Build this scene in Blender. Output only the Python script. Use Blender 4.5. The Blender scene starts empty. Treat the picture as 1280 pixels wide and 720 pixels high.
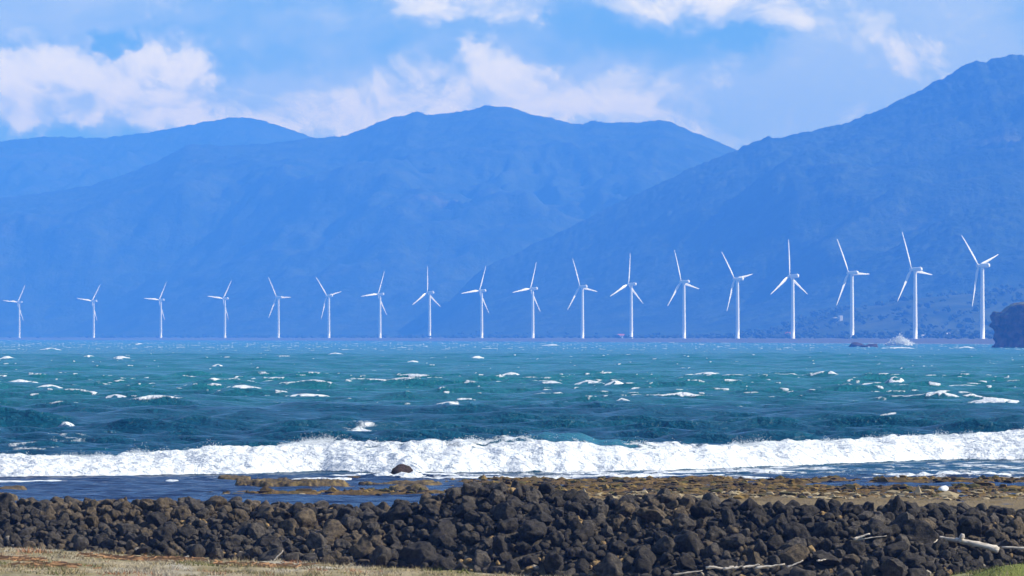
import bpy, bmesh, math, random
import numpy as np
from mathutils import Vector, Matrix, Euler

# ------------------------------------------------------------------ camera, sky, sun, exposure
SC = bpy.context.scene
COL = SC.collection
FPX, HORIZON, CAM_H = 7300.0, 421.0, 6.2      # focal length in photo pixels, horizon row, eye height above the sea (m)

cam_d = bpy.data.cameras.new('camera')
cam = bpy.data.objects.new('camera', cam_d); COL.objects.link(cam)
cam_d.sensor_width = 36.0
cam_d.lens = 36.0 * FPX / 1280.0
cam_d.clip_start = 0.5; cam_d.clip_end = 60000.0
cam.location = (0, 0, CAM_H)
cam.rotation_euler = (math.pi/2 + math.atan((HORIZON-360.0)/FPX), 0, 0)
SC.camera = cam

SUN_EL, SUN_AZ = math.radians(36), math.radians(90)      # azimuth clockwise from +Y (view direction): sun on the right
sun_dir = Vector((math.sin(SUN_AZ)*math.cos(SUN_EL), math.cos(SUN_AZ)*math.cos(SUN_EL), math.sin(SUN_EL)))
sun_d = bpy.data.lights.new('sun', 'SUN'); sun_d.energy = 5.0; sun_d.angle = math.radians(0.53); sun_d.color = (1.0, 0.955, 0.88)
sun = bpy.data.objects.new('sun', sun_d); COL.objects.link(sun)
sun.rotation_euler = (-sun_dir).to_track_quat('-Z', 'Y').to_euler()

W = bpy.data.worlds.new('World'); SC.world = W; W.use_nodes = True
def build_world():
    nt = W.node_tree; N = nt.nodes; L = nt.links; N.clear()
    out = N.new('ShaderNodeOutputWorld'); bg = N.new('ShaderNodeBackground'); bg.inputs[1].default_value = 0.1
    sky = N.new('ShaderNodeTexSky'); sky.sky_type = 'NISHITA'; sky.sun_disc = False
    sky.sun_elevation = SUN_EL; sky.sun_rotation = SUN_AZ; sky.altitude = 0; sky.air_density = 1.0; sky.dust_density = 0.3; sky.ozone_density = 3.0
    def m(op, a, b=None, c=None, clamp=False):
        n = N.new('ShaderNodeMath'); n.operation = op; n.use_clamp = clamp
        for i, v in enumerate((a, b, c)):
            if v is None: continue
            if isinstance(v, (int, float)): n.inputs[i].default_value = v
            else: L.new(v, n.inputs[i])
        return n.outputs[0]
    tc = N.new('ShaderNodeTexCoord'); sx = N.new('ShaderNodeSeparateXYZ'); L.new(tc.outputs['Generated'], sx.inputs[0])
    x, y, z = sx.outputs
    az = m('ARCTAN2', x, y)
    el = m('ARCTAN2', z, m('SQRT', m('ADD', m('MULTIPLY', x, x), m('MULTIPLY', y, y))))
    U = m('MULTIPLY', az, 73.0); V = m('MULTIPLY', el, 73.0)      # units of about 0.8 degrees
    cb = N.new('ShaderNodeCombineXYZ'); L.new(U, cb.inputs[0]); L.new(V, cb.inputs[1]); P = cb.outputs[0]
    def noise(scale, detail, rough, off, dist=0.0, sy=1.0):
        mp = N.new('ShaderNodeMapping'); L.new(P, mp.inputs[0]); mp.inputs['Location'].default_value = off; mp.inputs['Scale'].default_value = (1, sy, 1)
        n = N.new('ShaderNodeTexNoise'); L.new(mp.outputs[0], n.inputs['Vector'])
        n.inputs['Scale'].default_value = scale; n.inputs['Detail'].default_value = detail; n.inputs['Roughness'].default_value = rough; n.inputs['Distortion'].default_value = dist
        return n.outputs['Fac']
    wn = N.new('ShaderNodeTexNoise'); L.new(P, wn.inputs['Vector']); wn.inputs['Scale'].default_value = 1.3; wn.inputs['Detail'].default_value = 5; wn.inputs['Roughness'].default_value = .6
    wv = N.new('ShaderNodeVectorMath'); wv.operation = 'MULTIPLY_ADD'; L.new(wn.outputs['Color'], wv.inputs[0]); wv.inputs[1].default_value = (1.7, 1.0, 0); wv.inputs[2].default_value = (-.85, -.5, 0)
    wa = N.new('ShaderNodeVectorMath'); wa.operation = 'ADD'; L.new(P, wa.inputs[0]); L.new(wv.outputs[0], wa.inputs[1]); PW = wa.outputs[0]
    def blob(px, py, a, b, w):
        mp = N.new('ShaderNodeMapping'); mp.vector_type = 'TEXTURE'; L.new(PW, mp.inputs[0])
        mp.inputs['Location'].default_value = ((px-640)/100.0, (HORIZON-py)/100.0, 0)
        mp.inputs['Scale'].default_value = (a/100.0, b/100.0, 1)
        ln = N.new('ShaderNodeVectorMath'); ln.operation = 'LENGTH'; L.new(mp.outputs[0], ln.inputs[0])
        mr = N.new('ShaderNodeMapRange'); mr.interpolation_type = 'SMOOTHSTEP'
        mr.inputs['From Min'].default_value = 1.0; mr.inputs['From Max'].default_value = 0.25
        mr.inputs['To Min'].default_value = 0; mr.inputs['To Max'].default_value = w
        L.new(ln.outputs['Value'], mr.inputs['Value']); return mr.outputs[0]
    def ssum(vals):
        r = vals[0]
        for v in vals[1:]: r = m('ADD', r, v)
        return r
    def step(v, lo, hi):
        mr = N.new('ShaderNodeMapRange'); mr.interpolation_type = 'SMOOTHSTEP'
        mr.inputs['From Min'].default_value = lo; mr.inputs['From Max'].default_value = hi
        L.new(v, mr.inputs['Value']); return mr.outputs[0]
    # broad veil of thin cloud
    nv = noise(0.42, 6, 0.58, (3.1, 1.7, 0), 0.4, 1.7)
    veil_in = ssum([nv, blob(130, 184, 330, 34, -.34), blob(500, 150, 360, 110, .34), blob(960, 130, 420, 120, .34), blob(110, 20, 190, 60, .2), blob(1150, 40, 320, 120, .3), blob(260, 140, 300, 90, .3), blob(420, 40, 200, 60, .1),
                    blob(150, 64, 60, 26, -.3), blob(320, 85, 120, 34, -.16), blob(760, 50, 160, 40, -.1), blob(900, 78, 150, 36, -.12), blob(930, 42, 60, 24, -.2)])
    veil = m('MULTIPLY', step(veil_in, .36, .84), .7)
    # bright cumulus banks: crisp sunlit tops, soft greyer undersides
    nc = noise(0.8, 12, 0.62, (7.3, 4.2, 0), 0.45, 1.35); nc_up = noise(0.8, 6, 0.62, (7.3, 4.62, 0), 0.45, 1.35)
    cum_in = ssum([nc, blob(130, 184, 330, 36, -.5), blob(240, 60, 120, 40, .14), blob(760, 130, 260, 60, .22), blob(95, 112, 250, 84, .62), blob(60, 78, 90, 44, .16), blob(225, 96, 80, 50, .24), blob(350, 150, 200, 60, .34), blob(545, 128, 290, 84, .46),
                   blob(585, 62, 60, 24, .3), blob(590, 4, 190, 44, .42), blob(665, 100, 90, 44, .26), blob(900, 10, 230, 52, .38), blob(1010, 55, 90, 40, .22),
                   blob(1130, 72, 110, 52, .34), blob(820, 150, 220, 40, .2), blob(100, 20, 140, 34, .22), blob(1230, 20, 160, 40, .14),
                   blob(560, 45, 50, 30, -.16), blob(760, 45, 150, 44, -.3), blob(700, 170, 80, 30, .2), blob(925, 46, 60, 24, -.34), blob(1030, 95, 130, 36, -.14), blob(150, 60, 44, 22, -.36), blob(340, 70, 120, 44, -.2)])
    cum = m('MULTIPLY', step(cum_in, .38, 1.06), .96)
    cov = m('MAXIMUM', veil, cum)
    shade = noise(1.5, 7, 0.62, (11.0, 6.0, 0), 0.3, 1.5)
    ccol = N.new('ShaderNodeMix'); ccol.data_type = 'RGBA'
    lit = m('MULTIPLY', m('SUBTRACT', nc, nc_up), 2.2)
    L.new(step(ssum([m('MULTIPLY', cum, .55), m('MULTIPLY', shade, .55), lit]), .38, .98), ccol.inputs[0])
    ccol.inputs[6].default_value = (5.4, 6.3, 6.4, 1); ccol.inputs[7].default_value = (10.6, 10.4, 7.0, 1)
    hs = N.new('ShaderNodeMix'); hs.data_type = 'RGBA'; hs.blend_type = 'MULTIPLY'; hs.inputs[0].default_value = 1.0
    L.new(sky.outputs[0], hs.inputs[6]); hs.inputs[7].default_value = (0.33, 0.6, 1.0, 1)
    mx = N.new('ShaderNodeMix'); mx.data_type = 'RGBA'
    L.new(cov, mx.inputs[0]); L.new(hs.outputs[2], mx.inputs[6]); L.new(ccol.outputs[2], mx.inputs[7])
    L.new(mx.outputs[2], bg.inputs[0]); L.new(bg.outputs[0], out.inputs[0])
build_world()

SC.view_settings.view_transform = 'Standard'; SC.view_settings.look = 'None'
SC.view_settings.exposure = 0.55; SC.view_settings.gamma = 1.0; SC.view_settings.use_curve_mapping = False
SC.render.engine = 'CYCLES'
SC.cycles.max_bounces = 6; SC.cycles.diffuse_bounces = 3; SC.cycles.glossy_bounces = 3; SC.cycles.volume_bounces = 3
SC.cycles.transmission_bounces = 2; SC.cycles.transparent_max_bounces = 6
SC.cycles.use_denoising = True; SC.cycles.sample_clamp_indirect = 6.0

random.seed(7); RNG = np.random.default_rng(11)

# ------------------------------------------------------------------ helpers
def tag(o, label, category=None, group=None, kind=None):
    o['label'] = label
    if category: o['category'] = category
    if group: o['group'] = group
    if kind: o['kind'] = kind
    return o
def obj(name, mesh, mat=None, parent=None, loc=None, rot=None):
    o = bpy.data.objects.new(name, mesh); COL.objects.link(o)
    if mat is not None and mesh is not None and not mesh.materials: mesh.materials.append(mat)
    if parent is not None: o.parent = parent
    if loc is not None: o.location = loc
    if rot is not None: o.rotation_euler = rot
    return o
def empty(name, loc, rz=0.0):
    o = bpy.data.objects.new(name, None); COL.objects.link(o); o.location = loc; o.rotation_euler = (0, 0, rz); o.empty_display_size = 0.5
    return o
def mesh_np(name, verts, faces, smooth=True, attrs=None):
    """verts (n,3), faces (m,k) with constant k."""
    verts = np.asarray(verts, np.float32); faces = np.asarray(faces, np.int32)
    me = bpy.data.meshes.new(name); k = faces.shape[1]
    me.vertices.add(len(verts)); me.vertices.foreach_set('co', verts.ravel())
    me.loops.add(faces.size); me.loops.foreach_set('vertex_index', faces.ravel())
    me.polygons.add(len(faces)); me.polygons.foreach_set('loop_start', np.arange(0, faces.size, k, dtype=np.int32))
    me.polygons.foreach_set('use_smooth', np.full(len(faces), smooth))
    for an, av in (attrs or {}).items():
        av = np.asarray(av, np.float32)
        if av.ndim == 1:
            a = me.attributes.new(an, 'FLOAT', 'POINT'); a.data.foreach_set('value', av)
        else:
            a = me.attributes.new(an, 'FLOAT_COLOR', 'POINT'); a.data.foreach_set('color', np.c_[av, np.ones(len(av))].astype(np.float32).ravel())
    me.update(calc_edges=True); me.validate()
    return me
def grid_faces(nr, nc):
    i = np.arange(nr-1)[:, None]*nc + np.arange(nc-1)[None, :]
    return np.stack([i, i+1, i+nc+1, i+nc], -1).reshape(-1, 4)
def smooth01(x, a, b):
    t = np.clip((x-a)/(b-a), 0, 1); return t*t*(3-2*t)
_perm = {}
def perlin(x, y, seed=0):
    if seed not in _perm:
        r = np.random.default_rng(seed+100); p = r.permutation(512); a = r.random(512)*2*np.pi
        _perm[seed] = (np.r_[p, p], np.cos(a), np.sin(a))
    p, ca, sa = _perm[seed]
    xi = np.floor(x).astype(np.int64); yi = np.floor(y).astype(np.int64); fx = x-xi; fy = y-yi
    u = fx*fx*fx*(fx*(fx*6-15)+10); v = fy*fy*fy*(fy*(fy*6-15)+10)
    def g(ix, iy, dx, dy):
        h = p[(p[ix & 511] + iy) & 511]; return ca[h]*dx + sa[h]*dy
    n00 = g(xi, yi, fx, fy); n10 = g(xi+1, yi, fx-1, fy); n01 = g(xi, yi+1, fx, fy-1); n11 = g(xi+1, yi+1, fx-1, fy-1)
    return ((n00*(1-u)+n10*u)*(1-v) + (n01*(1-u)+n11*u)*v)*1.5
def fbm(x, y, oct=4, seed=0, gain=.5):
    r = 0; a = 1.0; s = 0
    for o in range(oct):
        r = r + a*perlin(x*2**o, y*2**o, seed+o); s += a; a *= gain
    return r/s
def ridged(x, y, oct=4, seed=0, gain=.5):
    r = 0; a = 1.0; s = 0
    for o in range(oct):
        r = r + a*(1-2*np.abs(perlin(x*2**o, y*2**o, seed+o))); s += a; a *= gain
    return r/s
def noise3(p, sc, seed=0, oct=3):
    q = p*sc
    return (fbm(q[:, 0], q[:, 1]+q[:, 2]*.37, oct, seed)+fbm(q[:, 1], q[:, 2]+q[:, 0]*.41, oct, seed+31)+fbm(q[:, 2], q[:, 0]+q[:, 1]*.29, oct, seed+57))/1.7
def y_at(py, z=0.0): return (CAM_H-z)*FPX/(py-HORIZON)          # distance of a pixel row on a level at height z
def x_at(px, Y): return (px-640.0)/FPX*Y
def z_at(py, Y): return CAM_H-(py-HORIZON)/FPX*Y
_ico = {}
def ico(sub):
    if sub not in _ico:
        bm = bmesh.new(); bmesh.ops.create_icosphere(bm, subdivisions=sub, radius=1.0)
        bm.verts.ensure_lookup_table()
        _ico[sub] = (np.array([v.co[:] for v in bm.verts]), np.array([[v.index for v in f.verts] for f in bm.faces])); bm.free()
    return _ico[sub]

# ------------------------------------------------------------------ materials
def new_mat(name):
    m = bpy.data.materials.new(name); m.use_nodes = True
    return m, m.node_tree.nodes, m.node_tree.links, m.node_tree.nodes['Principled BSDF']
class NB:
    def __init__(s, name):
        s.mat, s.N, s.L, s.bsdf = new_mat(name)
    def node(s, t, **k):
        n = s.N.new(t)
        for a, v in k.items(): setattr(n, a, v)
        return n
    def setin(s, n, i, v):
        if isinstance(v, (int, float, tuple)): n.inputs[i].default_value = v
        else: s.L.new(v, n.inputs[i])
    def math(s, op, a, b=0.0, clamp=False):
        n = s.node('ShaderNodeMath', operation=op, use_clamp=clamp); s.setin(n, 0, a); s.setin(n, 1, b); return n.outputs[0]
    def mix(s, f, a, b, blend='MIX'):
        n = s.node('ShaderNodeMix', data_type='RGBA', blend_type=blend); s.setin(n, 0, f)
        for i, v in ((6, a), (7, b)): s.setin(n, i, (*v, 1) if isinstance(v, tuple) and len(v) == 3 else v)
        return n.outputs[2]
    def step(s, v, lo, hi, a=0.0, b=1.0):
        n = s.node('ShaderNodeMapRange', interpolation_type='SMOOTHSTEP'); s.setin(n, 0, v)
        for i, q in ((1, lo), (2, hi), (3, a), (4, b)): n.inputs[i].default_value = q
        return n.outputs[0]
    def pos(s): return s.node('ShaderNodeNewGeometry').outputs['Position']
    def objco(s): return s.node('ShaderNodeTexCoord').outputs['Object']
    def noise(s, vec, scale, detail=4, rough=.55, stretch=(1, 1, 1), off=(0, 0, 0), dist=0.0):
        mp = s.node('ShaderNodeMapping'); s.L.new(vec, mp.inputs[0]); mp.inputs['Scale'].default_value = stretch; mp.inputs['Location'].default_value = off
        n = s.node('ShaderNodeTexNoise'); s.L.new(mp.outputs[0], n.inputs['Vector'])
        n.inputs['Scale'].default_value = scale; n.inputs['Detail'].default_value = detail; n.inputs['Roughness'].default_value = rough; n.inputs['Distortion'].default_value = dist
        return n.outputs['Fac']
    def attr(s, name, out='Fac'): return s.node('ShaderNodeAttribute', attribute_name=name).outputs[out]
    def bump(s, h, strength, dist):
        b = s.node('ShaderNodeBump'); b.inputs['Strength'].default_value = strength; b.inputs['Distance'].default_value = dist
        s.L.new(h, b.inputs['Height']); s.L.new(b.outputs[0], s.bsdf.inputs['Normal']); return b
    def base(s, c, rough=.8, spec=.3):
        s.setin(s.bsdf, 'Base Color', (*c, 1) if isinstance(c, tuple) and len(c) == 3 else c)
        s.setin(s.bsdf, 'Roughness', rough); s.bsdf.inputs['Specular IOR Level'].default_value = spec
        return s.mat

def mat_sea():
    b = NB('sea_water'); p = b.pos()
    sep = b.node('ShaderNodeSeparateXYZ'); b.L.new(p, sep.inputs[0]); Y = sep.outputs[1]
    patch = b.noise(p, .012, 3, .5, (.25, 1, 1))
    far = b.step(b.math('ADD', Y, b.math('MULTIPLY', b.math('SUBTRACT', patch, .5), 260)), 330, 760)
    deep = b.mix(patch, (.002, .052, .102), (.003, .072, .118))
    teal = b.mix(patch, (.006, .128, .148), (.01, .16, .168))
    lag = b.step(Y, 254, 272)
    col = b.mix(far, deep, teal)
    col = b.mix(lag, (.003, .012, .05), col)
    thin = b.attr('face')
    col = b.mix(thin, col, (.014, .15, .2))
    foam = b.attr('foam')
    fn = b.noise(p, 1.3, 6, .68, (1, .35, 1), (3, 5, 0), .4)
    fn2 = b.noise(p, .22, 5, .6, (1, .5, 1), (13, 5, 0), .8)
    f = b.math('ADD', foam, b.math('MULTIPLY', b.math('SUBTRACT', b.math('ADD', b.math('MULTIPLY', fn, .65), b.math('MULTIPLY', fn2, .35)), .5), 1.5))
    fm = b.math('MULTIPLY', b.step(f, .42, .62), b.step(foam, .02, .12))
    col = b.mix(fm, col, (.7, .74, .77))
    rg = b.mix(fm, (.17, .17, .17), (.9, .9, .9))
    b.base(col, rg, .22); b.bsdf.inputs['IOR'].default_value = 1.33
    rip = b.noise(p, 1.6, 5, .6, (1, 1.6, 1)); rip2 = b.noise(p, .35, 4, .6, (1, 1.8, 1), (4, 4, 0))
    h = b.math('ADD', b.math('MULTIPLY', rip, .5), b.math('MULTIPLY', rip2, .8))
    h = b.math('ADD', h, b.math('MULTIPLY', b.noise(p, .09, 3, .6, (1, 1.6, 1), (9, 1, 0)), 2.2))
    h = b.math('ADD', h, b.math('MULTIPLY', b.math('MULTIPLY', fn, fm), .25))
    b.bump(h, .9, 1.0)
    return b.mat
def mat_foam():
    b = NB('spray_foam'); return b.base((.72, .76, .79), .9, .1)
def mat_rock():
    b = NB('basalt'); p = b.pos()
    oc = b.node('ShaderNodeObjectInfo').outputs['Color']
    n1 = b.noise(p, 9, 6, .65); n2 = b.noise(p, 2.2, 3, .5, off=(5, 2, 1))
    c = b.mix(1.0, oc, b.mix(b.step(n1, .3, .72), (.4, .4, .42), (1.75, 1.65, 1.5)), 'MULTIPLY')
    c = b.mix(b.step(n2, .58, .75, 0, .4), c, (.105, .082, .05))
    b.base(c, .82, .25); b.bump(b.noise(p, 11, 7, .75), 1.0, .12); return b.mat
def mat_rock_field():
    b = NB('basalt_rubble'); p = b.pos()
    oc = b.attr('tone', 'Color')
    n1 = b.noise(p, 9, 6, .65); n2 = b.noise(p, 2.2, 3, .5, off=(5, 2, 1))
    c = b.mix(1.0, oc, b.mix(b.step(n1, .3, .72), (.4, .4, .42), (1.75, 1.65, 1.5)), 'MULTIPLY')
    c = b.mix(b.step(n2, .58, .75, 0, .4), c, (.105, .082, .05))
    b.base(c, .82, .25); b.bump(b.noise(p, 11, 7, .75), 1.0, .12); return b.mat
def mat_shore():
    b = NB('shore_ground'); p = b.pos()
    reef = b.attr('reef'); grass = b.attr('grass')
    n1 = b.noise(p, .9, 6, .65, (1, .35, 1)); n2 = b.noise(p, 6, 6, .75, (1, .2, 1), (7, 1, 0)); n3 = b.noise(p, .35, 4, .6, (1, .3, 1), (2, 9, 0)); n4 = b.noise(p, .6, 5, .65, (1, .25, 1), (21, 3, 0))
    g = b.mix(b.step(n1, .38, .6), (.43, .35, .21), (.25, .21, .09))
    g = b.mix(b.step(n3, .5, .66), g, (.48, .43, .33))
    g = b.mix(b.step(n4, .6, .7, 0, .8), g, (.42, .18, .08))
    g = b.mix(b.step(n2, .35, .7, 0, .55), g, (.1, .08, .04))
    gravel = b.mix(n2, (.03, .027, .024), (.12, .1, .075))
    r = b.mix(b.step(n2, .35, .68), (.05, .03, .006), (.2, .115, .025))
    r = b.mix(b.step(n4, .45, .68, 0, .7), r, (.075, .06, .012))
    sp = b.node('ShaderNodeSeparateXYZ'); b.L.new(p, sp.inputs[0])
    r = b.mix(b.step(sp.outputs[1], 228, 214), r, b.mix(n2, (.1, .075, .03), (.27, .2, .1)))
    green = b.attr('green')
    g = b.mix(green, g, b.mix(n2, (.1, .13, .015), (.25, .26, .05)))
    c = b.mix(grass, gravel, g); c = b.mix(reef, c, r)
    b.base(c, .85, .25); b.bump(n2, 1.0, .12); return b.mat
def mat_grass():
    b = NB('dry_grass'); b.base(b.attr('tone', 'Color'), .8, .2); return b.mat
def mat_wood():
    b = NB('bleached_wood'); p = b.objco()
    n = b.noise(p, 14, 5, .6, (.25, 1, 1)); c = b.mix(b.step(n, .3, .7), (.32, .27, .22), (.66, .6, .52))
    b.base(c, .75, .2); b.bump(n, .6, .02); return b.mat
def mat_forest(name, dark, light, pale):
    b = NB(name); p = b.pos()
    n1 = b.noise(p, .012, 6, .7); n2 = b.noise(p, .0022, 4, .6, off=(700, 30, 0)); n3 = b.noise(p, .035, 4, .7)
    c = b.mix(b.step(n1, .32, .68), dark, light)
    c = b.mix(b.step(n2, .6, .74, 0, .7), c, pale)
    c = b.mix(b.step(n3, .35, .65, 0, .35), c, (.012, .02, .012))
    b.base(c, .95, .05); b.bump(b.math('ADD', n1, b.math('MULTIPLY', n3, .6)), 1.0, 14.0); return b.mat
def mat_coast():
    b = NB('far_land'); p = b.pos(); z = b.node('ShaderNodeSeparateXYZ'); b.L.new(p, z.inputs[0])
    n1 = b.noise(p, .01, 5, .65, (1, .6, 1)); n2 = b.noise(p, .05, 4, .6, (1, .5, 1), (5, 3, 0))
    veg = b.mix(b.step(n1, .36, .6), (.022, .04, .014), (.06, .08, .026)); veg = b.mix(b.step(n2, .6, .75, 0, .5), veg, (.12, .11, .05))
    sand = b.mix(n2, (.075, .08, .085), (.13, .135, .14))
    c = b.mix(b.step(z.outputs[2], 4.2, 5.2), sand, veg)
    b.base(c, .95, .05); b.bump(n2, .8, 3.0); return b.mat
def mat_reefrock():
    b = NB('weedy_reef'); p = b.pos()
    n = b.noise(p, 5, 6, .7); n2 = b.noise(p, 1.6, 4, .6, off=(4, 0, 2))
    c = b.mix(b.step(n, .35, .65), (.03, .024, .015), (.14, .095, .035)); c = b.mix(b.step(n2, .52, .66, 0, .7), c, (.24, .17, .05))
    b.base(c, .8, .3); b.bump(n, 1.0, .08); return b.mat
def mat_stack():
    b = NB('sea_cliff'); p = b.pos(); g = b.node('ShaderNodeNewGeometry')
    sep = b.node('ShaderNodeSeparateXYZ'); b.L.new(g.outputs['Normal'], sep.inputs[0])
    n = b.noise(p, .35, 6, .65); n2 = b.noise(p, .12, 4, .6, off=(9, 2, 0))
    c = b.mix(b.step(n, .35, .68), (.03, .02, .016), (.12, .07, .042))
    c = b.mix(b.step(n2, .45, .62, 0, .7), c, (.28, .12, .055))
    c = b.mix(b.math('MULTIPLY', b.step(sep.outputs[2], .55, .85), b.step(n2, .42, .55)), c, (.16, .17, .045))
    b.base(c, .9, .2); b.bump(n, 1.0, 1.0); return b.mat
def plain(name, c, rough=.6, spec=.3, var=.12, scale=.6):
    b = NB(name); n = b.noise(b.objco(), scale, 4, .6)
    d = tuple(v*(1-var) for v in c); b.base(b.mix(n, d, c), rough, spec); return b.mat
M_SEA, M_FOAM, M_ROCK, M_FIELD, M_SHORE, M_GRASS, M_WOOD = mat_sea(), mat_foam(), mat_rock(), mat_rock_field(), mat_shore(), mat_grass(), mat_wood()
M_COAST, M_REEF, M_STACK = mat_coast(), mat_reefrock(), mat_stack()
M_TURB = plain('turbine_white', (.86, .87, .88), .35, .4, .04, .2)
M_WALLW = plain('white_plaster', (.8, .79, .76), .8); M_WALLC = plain('cream_plaster', (.62, .55, .38), .8)
M_ROOFR = plain('red_roof', (.42, .12, .07), .7); M_ROOFG = plain('grey_roof', (.45, .45, .46), .6); M_PANE = plain('dark_pane', (.03, .035, .045), .15, .5)
M_TREE = plain('coastal_leaves', (.05, .075, .025), .9, .1, .55, .12)

# ------------------------------------------------------------------ turbine line (used by coast and sea)
T_PX = [24, 117, 201, 281, 348, 411, 475, 537, 602, 666, 728, 789, 855, 922, 991, 1065, 1144, 1228]
T_HUB = [378, 376, 375, 373, 372, 369, 368, 366, 363, 362, 359, 354, 353, 348, 344, 341, 336, 333]
T_ANG = [56, 53, 56, 54, 121, 131, 65, 88, 66, 68, 111, 83, 108, 129, 91, 119, 113, 136]
BASE_Z, HUB_H = 4.2, 70.0
_i = np.arange(18); _raw = (BASE_Z+HUB_H-CAM_H)*FPX/(HORIZON-np.array(T_HUB, float))
T_Y = np.polyval(np.polyfit(_i, _raw, 3), _i); T_X = (np.array(T_PX)-640.0)/FPX*T_Y
_o = np.argsort(T_Y); TLY = np.r_[T_Y[_o][0]-3000, T_Y[_o], T_Y[_o][-1]+3000]
_s0 = (T_X[_o][1]-T_X[_o][0])/(T_Y[_o][1]-T_Y[_o][0]); TLX = np.r_[T_X[_o][0]-_s0*3000, T_X[_o], T_X[_o][-1]-700]
def coast_dist(X, Y):
    """signed distance inland from the far waterline"""
    s = (X-(np.interp(Y, TLY, TLX)-110))*.97
    s2 = (Y-12100)+perlin(X/300, Y*0, 5)*40
    return np.maximum(s, s2)

# ------------------------------------------------------------------ sea
def rows(*segs):
    out = []
    for a, b, d in segs: out.append(np.arange(a, b, d))
    return np.concatenate(out)
# breaker: base line and crest height against photo columns
B_PX = np.array([-200, 0, 100, 200, 300, 400, 500, 600, 700, 800, 900, 1000, 1100, 1200, 1300, 1500])
B_BASE = np.array([597, 597, 596, 594, 593, 590, 592, 591, 590, 589, 586, 582, 578, 575, 575, 575])
B_TOP = np.array([572, 571, 570, 564, 558, 548, 555, 548, 542, 552, 557, 552, 547, 543, 537, 537])
B_Y = y_at(B_BASE); B_X = x_at(B_PX, B_Y); B_CY = B_Y+7.5; B_H = CAM_H-(B_TOP-HORIZON)/FPX*B_CY
CAPS = [(25, 484, 60, 5), (60, 489, 40, 3), (300, 492, 70, 6), (145, 503, 50, 4), (690, 486, 40, 5), (735, 485, 50, 5), (770, 487, 36, 7), (1030, 474, 46, 7),
        (1120, 483, 30, 9), (1098, 487, 70, 4), (1175, 504, 60, 9), (1245, 509, 90, 5), (60, 440, 30, 4), (8, 452, 26, 5), (110, 450, 22, 4), (150, 451, 30, 4),
        (640, 472, 30, 3), (780, 508, 30, 4), (85, 540, 26, 4), (1210, 437, 26, 3), (1125, 437, 50, 2), (270, 461, 18, 3), (420, 445, 26, 3), (515, 456, 24, 3),
        (596, 450, 20, 3), (885, 471, 40, 2), (1060, 488, 70, 3), (1205, 488, 60, 2), (560, 512, 40, 3), (200, 520, 50, 2), (385, 500, 80, 2), (170, 432, 24, 3), (690, 434, 30, 3)]
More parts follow.
